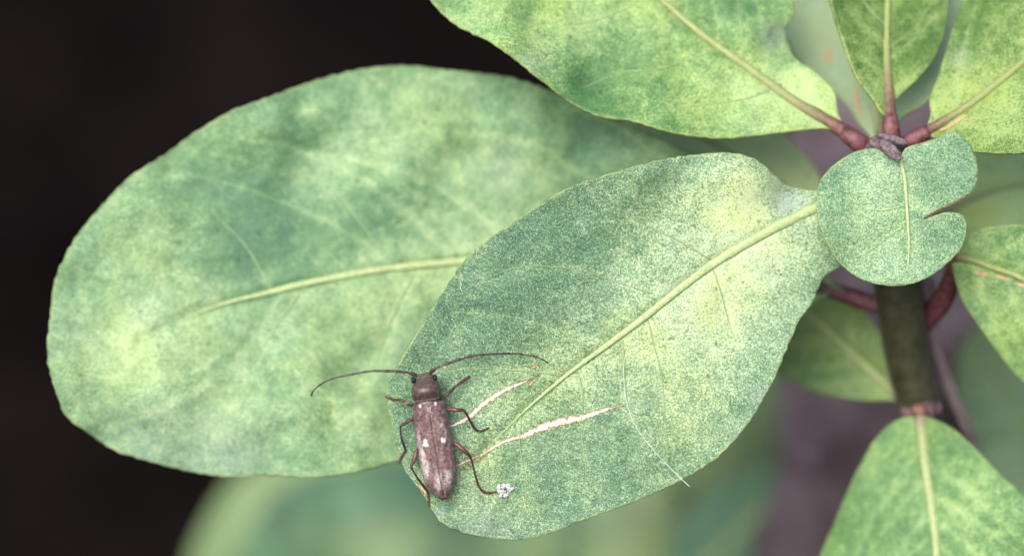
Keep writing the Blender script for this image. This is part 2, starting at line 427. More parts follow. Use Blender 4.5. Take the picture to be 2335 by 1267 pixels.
# ridge down the stem's right side and swollen node
ridge = catmull([(2112, 640, -15, 40), (2125, 760, -17.5, 40), (2155, 860, -20, 36), (2205, 985, -24, 30), (2260, 1150, -34, 30), (2330, 1400, -50, 34)], 12)
tubeobj('twig', [P(q[0], q[1], q[2]) for q in ridge], [q[3] / PXMM * .0005 for q in ridge], M['bark'], shrub)
V, F = ell_geo(P(2096, 930, -15.6), (AX, AU, AB), (.0022, .0012, .0015), 32, 20)
for v in V: v += AX * .0008 * noise.noise(v * 900) + AU * .0011 * noise.noise(v * 700) + AB * .0006 * noise.noise(v * 1300)
mesh('node', V, F, M['node'], shrub)
# growing tip: folded bud scales
def budscale(a, b, d0, d1, w, label=None):
    pts = [P(a[0] + (b[0]-a[0])*t, a[1] + (b[1]-a[1])*t, d0 + (d1-d0)*t) for t in np.linspace(0, 1, 9)]
    rad = [w / PXMM * .0005 * (math.sin(math.pi * (.12 + .8 * t)) ** .7) for t in np.linspace(0, 1, 9)]
    V, F = tube_geo(pts, rad, 12, .7)
    for v in V: v += AB * .00025 * noise.noise(v * 1500) + AX * .00015 * noise.noise(v * 1800 + Vector((3, 1, 2)))
    mesh('bud_scale', V, F, M['bud'], shrub)
budscale((1988, 314), (2012, 348), -3.2, -2.6, 28)
budscale((2004, 308), (2070, 328), -2.8, -2.4, 20)
budscale((2008, 322), (2052, 362), -1.6, .4, 30)
budscale((2030, 318), (2068, 326), -2.3, -1.6, 18)
V, F = ell_geo(P(2020, 345, -5), (AX, AU, AB), (.0022, .0018, .0016)); mesh('node', V, F, M['node'], shrub)

LA = Leaf(shrub, 'sharp scarred leaf in the middle, with the beetle on its lower edge',
  [(1885, 440), (1840, 433), (1798, 424), (1765, 398), (1725, 364), (1665, 348), (1590, 352), (1500, 366), (1400, 393), (1300, 427), (1240, 460), (1180, 500), (1110, 547), (1060, 592), (1020, 650), (980, 712), (945, 768), (910, 828), (886, 872), (881, 912), (892, 962), (903, 1020), (928, 1078), (962, 1122), (988, 1166), (1012, 1194), (1060, 1214), (1130, 1227), (1192, 1229), (1258, 1214), (1310, 1192), (1400, 1160), (1500, 1120), (1582, 1078), (1650, 1030), (1708, 962), (1750, 892), (1772, 850), (1792, 800), (1822, 732), (1852, 690), (1880, 632), (1925, 600), (1950, 540), (1930, 480)],
  [(1905, 455, 30, .15), (1860, 474, 28, .05), (1750, 528, 24, 0), (1640, 592, 22, 0), (1560, 650, 19, 0), (1470, 722, 17, 0), (1390, 782, 14, 0), (1285, 860, 9, 0), (1190, 942, 5, 0), (1120, 1012, 3, 0), (1080, 1060, 2, 0)],
  [(1900, 470, -2.8), (1080, 1060, 0), (1050, 620, .3)], 'leaf_sharp', cup=.10, wave=.8, step=7, teeth=4.5,
  veins=[[(1482, 668), (1400, 640), (1330, 619), (1250, 607), (1190, 607), (1150, 618), (1100, 640)],
         [(1284, 856), (1220, 848), (1150, 842), (1060, 838), (990, 840)],
         [(1478, 730), (1492, 790), (1510, 860), (1515, 940), (1522, 1010)],
         [(1318, 848), (1330, 905), (1325, 980), (1335, 1060), (1333, 1135)],
         [(1625, 612), (1645, 670), (1665, 745), (1690, 800)],
         [(1190, 945), (1185, 1010), (1197, 1090), (1200, 1175)],
         [(1620, 592), (1540, 545), (1450, 502), (1390, 450)],
         [(1420, 775), (1424, 840), (1430, 930)],
         [(1110, 1030), (1115, 1090), (1112, 1150)]],
  blobs=[(1680, 440, 90, .55), (1560, 480, 90, .2), (1750, 600, 110, .30), (1560, 850, 170, .30), (1650, 700, 120, .30), (1150, 700, 120, -.22), (1300, 530, 130, -.1), (1440, 560, 60, .15), (1250, 1080, 200, -.10), (960, 960, 70, -.25), (1120, 1180, 80, .02), (1280, 760, 120, .10), (1700, 930, 60, -.15)],
  grey_blue=[(1800, 460, 38, .8), (1735, 910, 26, .5), (1690, 970, 24, .3), (1700, 352, 12, .4), (1000, 1170, 14, .7), (935, 1085, 14, .6), (1120, 1205, 60, .3)],
  bumps=[(1680, 400, 80, 1.2), (1800, 440, 45, -1.2), (930, 1000, 60, .3)], pet=[(1960, 440, 30, .5, -5), (2020, 440, 36, .8, -8)], pale0=.30, nv=6, seed=1, vein_w=3.2)

LB = Leaf(shrub, 'largest leaf, slightly blurred, spreading to the far left behind the beetle',
  [(1990, 690), (1900, 665), (1750, 780), (1560, 900), (1380, 985), (1200, 1025), (1040, 1040), (905, 1050), (850, 1066), (780, 1080), (700, 1088), (620, 1082), (520, 1086), (450, 1078), (380, 1062), (320, 1046), (260, 1026), (200, 986), (152, 950), (130, 900), (114, 850), (107, 800), (114, 720), (125, 640), (150, 580), (180, 530), (232, 468), (300, 400), (380, 350), (440, 305), (520, 257), (600, 226), (700, 190), (760, 172), (820, 159), (880, 151), (940, 150), (1010, 158), (1090, 166), (1170, 178), (1250, 205), (1370, 262), (1470, 300), (1560, 345), (1680, 430), (1800, 560), (1900, 645)],
  [(1870, 655, 34, .9), (1700, 618, 26, .2), (1400, 590, 22, 0), (1150, 590, 20, 0), (1000, 600, 18, 0), (850, 617, 17, 0), (700, 645, 16, 0), (590, 672, 13, 0), (510, 692, 9, 0), (420, 726, 4, 0), (320, 775, 3, 0)],
  [(1870, 655, -14), (300, 780, -8.5), (900, 180, -13)], 'leaf_soft', cup=.03, wave=1.3, step=10, teeth=5,
  veins=[[(900, 605), (850, 545), (800, 478), (762, 432), (715, 405), (640, 400)],
         [(510, 690), (465, 640), (400, 600)],
         [(942, 628), (905, 700), (872, 780), (850, 840), (800, 900)],
         [(700, 648), (660, 700), (600, 790), (560, 860)],
         [(1130, 590), (1080, 500), (1040, 400), (1000, 330)],
         [(620, 665), (560, 560), (480, 480)]],
  blobs=[(330, 560, 100, .25), (250, 800, 130, .22), (560, 340, 60, .15), (790, 360, 140, .25), (1000, 300, 120, .15), (650, 560, 130, -.38), (830, 500, 60, -.4), (560, 480, 80, -.15), (480, 400, 80, -.25), (560, 600, 100, -.2), (1200, 400, 110, .15), (600, 820, 140, .05), (450, 900, 150, .15), (820, 960, 140, .22), (900, 720, 100, .1), (1350, 330, 110, -.25), (300, 960, 60, -.1), (700, 300, 100, -.2), (700, 255, 12, .5)],  # dark blob beneath the upper leaf's edge paints that leaf's shade into the tone
  grey_blue=[(1150, 370, 50, .3), (300, 1010, 90, .25), (500, 1050, 120, .35), (150, 760, 60, .2)],
  bumps=[(1170, 165, 60, -1.0), (520, 1075, 60, .6)], pet=[(1930, 672, 42, 1, -14.5), (1990, 692, 46, 1, -14.5), (2040, 700, 40, 1, -14)], pale0=.36, nv=7, seed=2, vein_w=5, groove=.5, thick=.3)

LC = Leaf(shrub, 'broad mottled leaf reaching over the top edge, left of the growing tip',
  [(1930, 300), (1880, 292), (1780, 302), (1700, 312), (1640, 315), (1530, 301), (1440, 275), (1370, 265), (1312, 240), (1250, 195), (1180, 140), (1110, 92), (1040, 58), (985, 5), (930, -80), (905, -190), (930, -310), (1010, -400), (1130, -450), (1270, -440), (1420, -390), (1580, -300), (1700, -190), (1770, -90), (1795, -20), (1812, 25), (1792, 75), (1812, 130), (1855, 160), (1885, 185), (1905, 212), (1912, 260)],
  [(1925, 300, 40, .95), (1880, 272, 34, .7), (1810, 230, 26, .3), (1700, 150, 20, .05), (1600, 78, 17, 0), (1510, 0, 15, 0), (1380, -120, 12, 0), (1240, -260, 7, 0), (1140, -360, 4, 0)],
  [(1920, 290, -6), (1100, 60, -5.5), (1300, -350, -12)], 'leaf_bright', cup=.10, wave=1.1, step=9, teeth=4,
  veins=[[(1430, -60), (1455, 0), (1400, 32), (1335, 52), (1280, 60)], [(1640, 110), (1560, 140), (1490, 160), (1420, 165), (1330, 200)],
         [(1700, 150), (1690, 60), (1680, -20)], [(1770, 200), (1700, 225), (1600, 240), (1500, 250)], [(1540, 30), (1530, -60), (1500, -160)]],
  blobs=[(1850, 220, 80, .5), (1700, 240, 120, .3), (1300, 70, 160, .3), (1080, 20, 100, .3), (1450, 160, 90, -.25), (1640, 20, 110, -.35), (1760, 60, 60, .15), (1560, 240, 80, .0), (1330, 220, 80, -.35), (1500, 80, 90, .15)],
  grey_blue=[(1770, 85, 32, .7), (1210, 150, 40, .35)], bumps=[(1790, 90, 45, -1.4), (1720, 60, 60, .8), (1860, 190, 50, .6)],
  pet=[(1958, 325, 46, 1, -5.8), (1992, 348, 48, 1, -6.6)], pale0=.30, ribdark=0.6, nv=7, seed=3, vein_w=3.5)

LD = Leaf(shrub, 'dull grey-green leaf mostly hidden behind the upright middle leaf',
  [(2020, 330), (1965, 290), (1930, 240), (1880, 190), (1820, 140), (1780, 60), (1770, -40), (1800, -160), (1880, -260), (1990, -290), (2100, -250), (2180, -150), (2215, -30), (2205, 70), (2160, 170), (2110, 235), (2055, 268)],
  [(2010, 325, 30, .8), (2000, 250, 22, .2), (1990, 100, 18, 0), (1985, -60, 14, 0), (1985, -220, 6, 0)],
  [(2010, 325, -10), (1985, -220, -28), (1780, 60, -22)], 'leaf_dull', cup=-.3, wave=.8, step=12, teeth=0, pale0=.5,
  blobs=[(1850, 90, 100, .3)], pet=[(2025, 360, 30, 1, -9)], seed=4)

LE = Leaf(shrub, 'upright yellow-green leaf above the growing tip, in the top middle of the whorl',
  [(2030, 262), (2012, 258), (1990, 224), (1955, 178), (1928, 110), (1905, 40), (1890, -30), (1895, -130), (1935, -240), (2020, -320), (2100, -270), (2150, -150), (2162, -30), (2155, 60), (2132, 128), (2090, 182), (2048, 222)],
  [(2030, 262, 34, .9), (2025, 180, 24, .5), (2022, 110, 16, .1), (2024, 0, 14, 0), (2025, -150, 9, 0), (2022, -290, 4, 0)],
  [(2030, 262, -5), (2022, -300, -14), (1920, 60, -6)], 'leaf_yellow', cup=.5, wave=.6, step=9, teeth=1.5,
  blobs=[(2010, 200, 70, .4), (2090, 130, 50, -.1), (1960, 60, 60, .15), (2080, 190, 30, .3)], pet=[(2032, 300, 42, 1, -4.9), (2034, 335, 48, 1, -5.4)],
  veins=[[(2022, 60), (1975, 10), (1940, -60)], [(2024, 110), (2090, 60), (2130, -10)], [(2024, 20), (2080, -40), (2120, -120)]], pale0=.22, ribglow=.2, ribdark=0.7, nv=6, seed=5)

LF = Leaf(shrub, 'yellow-green leaf in the upper right corner, right of the growing tip',
  [(2112, 300), (2122, 262), (2120, 225), (2140, 170), (2165, 90), (2190, 20), (2240, -70), (2330, -150), (2450, -170), (2560, -110), (2620, 0), (2600, 130), (2530, 250), (2430, 325), (2335, 348), (2250, 348), (2190, 340), (2140, 318)],
  [(2118, 298, 34, 1), (2150, 278, 24, .55), (2220, 232, 19, .12), (2335, 140, 16, 0), (2450, 40, 10, 0), (2550, -50, 5, 0)],
  [(2118, 298, -5), (2550, -50, -4), (2200, 20, -9)], 'leaf_yellow', cup=.10, wave=.9, step=9, teeth=1.5,
  blobs=[(2160, 230, 60, .35), (2290, 290, 90, .25), (2230, 80, 80, -.2), (2300, 60, 60, .1), (2200, 180, 60, .15), (2270, 200, 50, .15)], grey_blue=[(2190, 130, 26, .35)],
  veins=[[(2250, 210), (2255, 130), (2290, 40)], [(2335, 140), (2345, 50), (2370, -30)], [(2220, 235), (2290, 260), (2380, 270)]],
  pet=[(2085, 318, 40, 1, -5.5), (2050, 340, 40, 1, -6)], pale0=.32, ribdark=0.8, nv=6, seed=6)

LG = Leaf(shrub, 'small rounded leaf with a deep notch in its right side, below the growing tip',
  [(2036, 362), (2012, 346), (1988, 338), (1950, 346), (1902, 375), (1872, 410), (1862, 452), (1866, 502), (1885, 552), (1916, 600), (1960, 634), (2010, 649), (2060, 650), (2112, 634), (2160, 600), (2194, 562), (2206, 522), (2204, 500), (2190, 488), (2168, 483), (2140, 488), (2111, 499), (2106, 499), (2130, 483), (2172, 462), (2212, 440), (2230, 408), (2227, 368), (2214, 334), (2190, 307), (2168, 300), (2140, 314), (2100, 326), (2068, 336), (2052, 356)],
  [(2050, 352, 10, .3), (2062, 400, 9, 0), (2066, 440, 8, 0), (2070, 500, 7, 0), (2073, 560, 5, 0), (2070, 615, 3, 0)],
  [(2050, 352, -1.2), (2070, 640, 1.6), (1865, 480, .6)], 'leaf_round', cup=-.18, wave=1.0, step=6, teeth=2.2,
  veins=[[(2068, 470), (2010, 480), (1950, 475)], [(2072, 510), (2020, 545), (1975, 580)], [(2064, 420), (2120, 390), (2170, 370)], [(2070, 560), (2110, 575), (2150, 570)]],
  blobs=[(2000, 400, 60, .25), (1980, 480, 60, .15), (2140, 400, 50, -.15), (2060, 600, 60, .2), (2130, 540, 50, -.2), (1920, 450, 50, 0)], pale0=.34, ribglow=.12, groove=.15, nv=4, seed=7, vein_w=2.2,
  pet=[(2045, 348, 14, .8, -2.2), (2035, 345, 20, 1, -4)])

LH = Leaf(shrub, 'leaf running off the right edge below the notched leaf, pink chewed marks along its rib',
  [(2170, 600), (2182, 572), (2200, 545), (2235, 522), (2335, 512), (2460, 520), (2600, 570), (2700, 680), (2720, 800), (2640, 900), (2520, 950), (2420, 930), (2335, 872), (2282, 812), (2232, 742), (2192, 680)],
  [(2175, 583, 28, .7), (2210, 590, 20, .15), (2260, 608, 16, 0), (2335, 636, 14, 0), (2480, 720, 9, 0), (2620, 820, 4, 0)],
  [(2175, 583, -8), (2620, 820, -4), (2335, 872, -9)], 'leaf_bright', cup=-.10, wave=.7, step=10, teeth=1.4,
  blobs=[(2280, 560, 60, -.1), (2300, 740, 80, .2)], pet=[(2168, 640, 46, 1, -11), (2138, 700, 54, 1, -14), (2095, 745, 44, 1, -16)], pale0=.30, ribdark=0.8, nv=6, seed=8)

LJ = Leaf(shrub, 'dark green blurred leaf left of the stem, pointing up and left from the lower node',
  [(2062, 915), (2035, 912), (1980, 913), (1900, 902), (1830, 882), (1760, 845), (1690, 790), (1640, 720), (1620, 650), (1660, 600), (1740, 590), (1830, 610), (1920, 660), (1990, 740), (2030, 820), (2055, 880)],
  [(2050, 905, 26, .5), (1990, 850, 20, .05), (1920, 785, 17, 0), (1830, 705, 14, 0), (1730, 640, 8, 0)],
  [(2050, 905, -18), (1730, 640, -26), (1900, 900, -22)], 'leaf_deep', cup=.12, wave=.8, step=12, teeth=1, pet=[(2072, 930, 32, .95, -17.5), (2092, 938, 30, 1, -17)], pale0=.45, ribdark=0.2, nv=5, seed=9)
LK = Leaf(shrub, 'blurred leaf hanging below the lower node, cut off by the bottom edge',
  [(2095, 948), (2070, 950), (2040, 960), (2002, 992), (1970, 1042), (1938, 1105), (1902, 1190), (1868, 1275), (1850, 1400), (1880, 1540), (1960, 1640), (2080, 1680), (2220, 1640), (2340, 1530), (2400, 1390), (2395, 1260), (2335, 1132), (2290, 1090), (2232, 1030), (2180, 982), (2130, 955)],
  [(2098, 945, 40, .75), (2102, 985, 28, .25), (2110, 1060, 24, 0), (2124, 1150, 22, 0), (2136, 1267, 19, 0), (2135, 1450, 11, 0), (2120, 1620, 4, 0)],
  [(2098, 945, -14), (2120, 1600, -6), (1900, 1250, -14)], 'leaf_bright', cup=-.3, wave=.9, step=11, teeth=1.5,
  blobs=[(2040, 1060, 80, -.05), (2220, 1130, 90, .2), (2000, 1200, 80, -.05), (2180, 1020, 60, -.2)], pet=[(2096, 925, 42, .9, -14.5)], pale0=.28, ribglow=.1, ribdark=0.3, nv=7, seed=10)
LL = Leaf(shrub, 'shaded leaf behind the whorl, seen in the gap right of the largest leaf',
  [(1960, 520), (1880, 430), (1868, 398), (1830, 345), (1780, 300), (1700, 230), (1600, 190), (1480, 190), (1420, 250), (1430, 330), (1500, 420), (1620, 500), (1780, 560), (1900, 570)],
  [(1950, 540, 24, .7), (1850, 470, 18, .1), (1700, 370, 15, 0), (1560, 290, 10, 0), (1460, 240, 5, 0)],
  [(1950, 540, -18), (1460, 240, -24), (1780, 300, -22)], 'leaf_pale', cup=-.1, wave=.6, step=13, teeth=0, blobs=[(1600, 320, 90, .4)], pet=[(2030, 600, 30, 1, -14)], pale0=1.0, ribdark=0.6, seed=11)
LM = Leaf(shrub, 'dark shaded leaf behind the upper right leaf, just under its lower edge',
  [(2130, 470), (2190, 360), (2280, 290), (2420, 270), (2560, 330), (2620, 430), (2560, 520), (2430, 570), (2290, 570), (2190, 540)],
  [(2130, 500, 26, .6), (2220, 450, 18, .1), (2335, 420, 15, 0), (2540, 420, 6, 0)],
  [(2130, 500, -14), (2560, 420, -26), (2335, 300, -24)], 'leaf_bright', cup=-.1, wave=.7, step=13, teeth=0, blobs=[(2280, 470, 60, .5)], pet=[(2060, 560, 28, 1, -13)], pale0=.75, ribdark=0.3, seed=12)

# dry pink-white rasped patches and chewed scars as their own small meshes on the leaves
def scar(leaf, line, wmax, seed, core=1.0, lift=.07, mat='scar', wfun=None, name='chewed_scar'):
    L = catmull(line, 2.2); n = len(L); V, F, T = [], [], []
    for i in range(n):
        t = i / (n - 1); a = L[max(i-1, 0)]; b = L[min(i+1, n-1)]; tx, ty = b - a; q = math.hypot(tx, ty) + 1e-6; nx, ny = -ty / q, tx / q
        ww = wmax * (wfun(t) if wfun else math.sin(math.pi * t) ** .6)
        wl = ww * (.55 + .55 * noise.noise(Vector((i / 4., seed, 0))) + .16 * noise.noise(Vector((i / 1.5, seed, 7))))
        wr = ww * (.55 + .55 * noise.noise(Vector((i / 4., seed, 30))) + .16 * noise.noise(Vector((i / 1.5, seed, 37))))
        wl = max(wl, .8); wr = max(wr, .8)
        off = [-wl, -wl * .55, 0, wr * .55, wr]
        p2 = np.array([(L[i][0] + nx * o_, L[i][1] + ny * o_) for o_ in off]); d = leaf.depth(p2)
        for j, (pp, q_) in enumerate(zip(p2, d)):
            V.append(P(pp[0], pp[1], q_ + lift * (1, .55, .3, .55, 1)[j] + .02))
            big = min(1, ww / 6.0)
            T.append(((.12, .55 * big + .08, (.85 * core) * big + .08, .55 * big + .08, .12)[j], 0, 0, 1))
    for i in range(n - 1):
        for j in range(4): F.append((i*5+j, i*5+j+1, (i+1)*5+j+1, (i+1)*5+j))
    F = [f[::-1] for f in F]
    return mesh(name, V, F, M[mat], leaf.obj, T)
scar(LA, [(1024, 972), (1050, 962), (1075, 945), (1100, 922), (1140, 895), (1175, 878), (1205, 866), (1232, 852)], 9.5, 1, wfun=lambda t: (.75 if t < .12 else 1) * (math.sin(math.pi * min(1, t * 1.0 + .12)) ** .6) + .1)
scar(LA, [(1205, 880), (1212, 872), (1224, 862)], 3, 5)
scar(LA, [(1208, 838), (1218, 834), (1230, 832)], 5, 6, core=.2)
scar(LA, [(1030, 1066), (1060, 1052), (1100, 1034), (1150, 1006), (1200, 990), (1250, 968), (1300, 957), (1340, 947), (1385, 932), (1428, 920)], 12.5, 2, wfun=lambda t: .38 + .95 * math.exp(-((t - .62) / .22) ** 2) * (1 if t < .85 else max(0, (1 - t) / .15)) - (.2 if t > .9 else 0))
scar(LA, [(1048, 1072), (1085, 1052), (1110, 1036)], 3.0, 9, core=.3)
scar(LA, [(952, 1100), (962, 1112), (972, 1126)], 5, 8, core=.5)
scar(LA, [(958, 1118), (966, 1124)], 4, 11, core=.15)
for i, (a, b) in enumerate([((2215, 618), (2258, 628)), ((2270, 628), (2300, 638)), ((2318, 646), (2350, 656))]): scar(LH, [a, ((a[0]+b[0])/2, (a[1]+b[1])/2), b], 5, 20 + i, mat='scar_pink')
scar(LD, [(1893, 108), (1890, 125), (1886, 146)], 8, 31, mat='scar_pink', lift=.15, name='pink_patch'); scar(LD, [(1953, 195), (1952, 225), (1962, 268)], 7, 32, mat='scar_pink', lift=.15, name='pink_patch')
scar(LF, [(2140, 300), (2170, 285), (2205, 262)], 4, 33, mat='scar_pink')
scar(LG, [(2207, 444), (2190, 454), (2172, 464), (2150, 474), (2130, 485), (2112, 497)], 1.6, 41, core=0)
scar(LG, [(2022, 647), (2042, 648), (2062, 648)], 2.0, 42, core=.1)
for k, (x, y, r) in enumerate([(1421, 873, 3.4), (1517, 871, 3.6), (1781, 625, 4), (1660, 582, 4), (1810, 640, 2.5), (1512, 942, 3), (2150, 350, 3), (1000, 1195, 3)]):
    lf = LG if x > 2000 else LA; d = lf.depth(np.array([[x, y]]))[0]
    V, F = ell_geo(P(x, y, d + .04), (AX, AU, AB), (r/PXMM*.0006, r/PXMM*.0005, .00008), 8, 6); mesh('blemish', V, F, M['speck'], lf.obj)

# ------------------------------------------------------------------ shoots further back, out of focus
base2 = P(1500, 1500, -190)
back = empty('shrub', Vector((base2.x, base2.y, 0))); tag(back, 'low green shoot far behind the beetle leaf, broad leaves blurred along the bottom edge', 'shrub')
def stick(pts, rad, mat, name, parent, seg=14, lump=0.0):
    Q = catmull([(*p, r) for p, r in zip(pts, rad)], 25)
    pp = [P(q[0], q[1], q[2]) for q in Q]; V, F = tube_geo(pp, [q[3] * .001 for q in Q], seg)
    if lump:
        for v in V: v += AX * lump * .001 * noise.noise(v * 90)
    return mesh(name, V, F, mat, parent)
def to_soil(p, r0, r1, foot, mat, name, parent):
    a = P(*p); f = Vector((foot.x, foot.y, -.01)); pts = [a.lerp(f, t) + Vector((.01 * math.sin(t*4), 0, 0)) * (1-t) * t * 2 for t in np.linspace(0, 1, 14)]
    V, F = tube_geo(pts, [(r0 + (r1-r0)*t) * .001 for t in np.linspace(0, 1, 14)], 12); return mesh(name, V, F, mat, parent)
to_soil((1480, 1420, -150), 3, 4, base2, M['bark'], 'stem', back)
Leaf(back, None, [(1500, 1430), (1250, 1500), (1000, 1560), (720, 1540), (560, 1440), (530, 1320), (580, 1190), (690, 1090), (900, 1040), (1100, 1010), (1300, 1020), (1500, 1090), (1560, 1200), (1560, 1320)],
  [(1490, 1400, 40, .5), (1200, 1290, 34, 0), (900, 1230, 26, 0), (650, 1220, 10, 0)], [(1490, 1400, -140), (650, 1220, -105), (1100, 1020, -125)], 'leaf_teal',
  cup=-.6, wave=3, step=26, teeth=0, blobs=[(880, 1260, 110, .55), (1240, 1230, 90, .6), (1000, 1100, 100, -.2)], pale0=.15, seed=21, ribglow=.1, thick=.4)
Leaf(back, 'pale yellow-green blurred leaf edge slanting down at lower left', [(900, 1400), (700, 1500), (520, 1520), (450, 1400), (430, 1300), (485, 1170), (565, 1070), (680, 1010), (820, 990), (960, 1040), (960, 1200)],
  [(900, 1380, 30, .3), (760, 1250, 24, 0), (620, 1080, 10, 0)], [(900, 1400, -150), (560, 1100, -135), (960, 1100, -150)], 'leaf_pale', cup=-.3, wave=1, step=26, teeth=0, pale0=.4, seed=22, thick=.4)
Leaf(back, None, [(1560, 1400), (1480, 1250), (1460, 1080), (1500, 900), (1580, 760), (1700, 720), (1800, 780), (1840, 900), (1820, 1010), (1760, 1100), (1700, 1250), (1640, 1380)],
  [(1560, 1380, 36, .4), (1600, 1200, 30, 0), (1660, 1000, 22, 0), (1700, 800, 10, 0)], [(1560, 1400, -125), (1700, 760, -100), (1800, 950, -110)], 'leaf_pale', cup=-.4, wave=2, step=26, teeth=0, pale0=.2, seed=23, blobs=[(1640, 1150, 120, .1)], thick=.4)
Leaf(back, None, [(1480, 1420), (1500, 1300), (1560, 1180), (1650, 1090), (1760, 1060), (1830, 1120), (1850, 1220), (1800, 1330), (1700, 1420), (1580, 1450)],
  [(1490, 1420, 36, .4), (1600, 1300, 30, 0), (1720, 1180, 22, 0), (1800, 1110, 10, 0)], [(1480, 1420, -110), (1800, 1110, -95), (1700, 1400, -105)], 'leaf_teal', cup=-.4, wave=2, step=26, teeth=0, pale0=-.05, seed=24, thick=.4)
Leaf(back, None, [(1480, 1420), (1380, 1400), (1330, 1300), (1330, 1180), (1400, 1080), (1500, 1080), (1560, 1180), (1560, 1300)],
  [(1480, 1410, 36, .4), (1450, 1300, 30, 0), (1440, 1180, 22, 0), (1450, 1100, 10, 0)], [(1480, 1420, -115), (1440, 1090, -108), (1560, 1200, -112)], 'leaf_teal', cup=-.4, wave=2, step=26, teeth=0, pale0=.6, seed=25, thick=.4)
# a shoot at the right, behind the stem
base3 = P(2500, 1300, -150)
back2 = empty('shrub', Vector((base3.x, base3.y, 0))); tag(back2, 'green shoot blurred behind the stem near the right edge', 'shrub')
to_soil((2480, 1180, -100), 2.5, 4, base3, M['bark'], 'stem', back2)
Leaf(back2, None, [(2480, 1180), (2380, 1180), (2280, 1130), (2210, 1020), (2180, 900), (2200, 790), (2260, 740), (2350, 750), (2440, 840), (2500, 980), (2520, 1100)],
  [(2480, 1170, 34, .4), (2400, 1060, 28, 0), (2320, 930, 24, 0), (2250, 800, 10, 0)], [(2480, 1180, -85), (2250, 800, -60), (2480, 950, -75)], 'leaf_teal', cup=-.4, wave=2, step=24, teeth=0, pale0=.5, seed=26, thick=.4)
Leaf(back2, None, [(2480, 1180), (2420, 1250), (2330, 1260), (2270, 1180), (2230, 1060), (2270, 1000), (2350, 1010), (2430, 1080)],
  [(2480, 1175, 34, .4), (2400, 1150, 28, 0), (2330, 1100, 24, 0), (2270, 1040, 10, 0)], [(2480, 1180, -80), (2270, 1040, -66), (2400, 1250, -70)], 'leaf_pale', cup=-.4, wave=2, step=24, teeth=0, pale0=.4, seed=27, thick=.4)
# old woody trunk, grey bark, behind the whorl
base4 = P(1900, 1900, -110)
tr = empty('woody_shrub', Vector((base4.x, base4.y, 0))); tag(tr, 'thick old grey-brown woody trunk blurred behind the green stem', 'trunk')
stick([(2120, -250, -95), (2060, 60, -88), (2010, 330, -84), (2000, 620, -80), (1990, 880, -80), (1935, 1080, -84), (1890, 1300, -90)], [8, 9.5, 12, 13, 12, 10, 9.5], M['bark'], 'trunk', tr, 24, 2.0)
to_soil((1893, 1290, -90), 9.5, 13, base4, M['bark'], 'trunk_foot', tr)
stick([(2000, 900, -78), (2100, 780, -70), (2200, 650, -66), (2300, 540, -70), (2420, 420, -78)], [8, 8, 7, 6, 5], M['bark'], 'branch', tr, 18, 1.4)
V, F = ell_geo(P(1855, 1035, -74), (AX, AU, AB), (.0028, .0028, .0028)); mesh('branch_stub', V, F, M['bud'], tr)

# ------------------------------------------------------------------ the beetle
def Z(X, Y): return (680 + X / 3.16667, 780 + Y / 3.16667)
SURF0 = LA.depth(np.array([Z(960, 700)]))[0]
def surf(X, Y):
    return LA.depth(np.array([Z(X, Y)]))[0]
# tilt plane the body lies along
sa, sb = surf(940, 450), surf(1040, 1080)
def bz(Y): return sa + (sb - sa) * (Y - 450) / 630.0
def B(X, Y, h): x, y = Z(X, Y); return P(x, y, bz(Y) + h)
def zmm(v): return v / 3.16667 / PXMM * .001
beetle = empty('beetle', B(980, 700, 0)); tag(beetle, 'slender brown longhorn beetle with white spots, clinging to the scarred leaf', 'beetle')
sut = catmull([(941, 437), (955, 550), (975, 680), (1000, 830), (1020, 950), (1038, 1050), (1052, 1112)], 8)
lef = [(821, 452), (826, 480), (838, 600), (856, 740), (880, 880), (905, 980), (940, 1060), (985, 1105), (1030, 1122)]
rig = [(1058, 414), (1066, 440), (1082, 530), (1108, 670), (1130, 790), (1143, 890), (1140, 985), (1118, 1060), (1080, 1118)]
def at(poly, t):
    A = np.asarray(poly, float); q = t * (len(A) - 1); i = min(int(q), len(A) - 2); f = q - i
    if len(A) > 4 and len(A) < 30:
        p0, p1, p2, p3 = A[max(i-1, 0)], A[i], A[i+1], A[min(i+2, len(A)-1)]
        return .5 * (2*p1 + (p2-p0)*f + (2*p0-5*p1+4*p2-p3)*f*f + (3*p1-p0-3*p2+p3)*f**3)
    return A[i] * (1-f) + A[i+1] * f
ZB = 1.15      # height of the side margin above the leaf, mm
def hprof(t): return (1.45 + .25 * math.sin(math.pi * min(1, t * 1.1))) * (1 - .55 * max(0, (t - .72) / .28) ** 1.6) * (min(1, .72 + t * 6))
BROWN = np.array([.085, .055, .056]); GREY = np.array([.30, .25, .245]); PALE = np.array([.72, .64, .62]); RED = np.array([.22, .085, .085]); WHITE = np.array([.88, .86, .82]); DARKB = np.array([.045, .026, .026])
def n3(x, y, s, o=0): return noise.noise(Vector((x / s, y / s, o)))
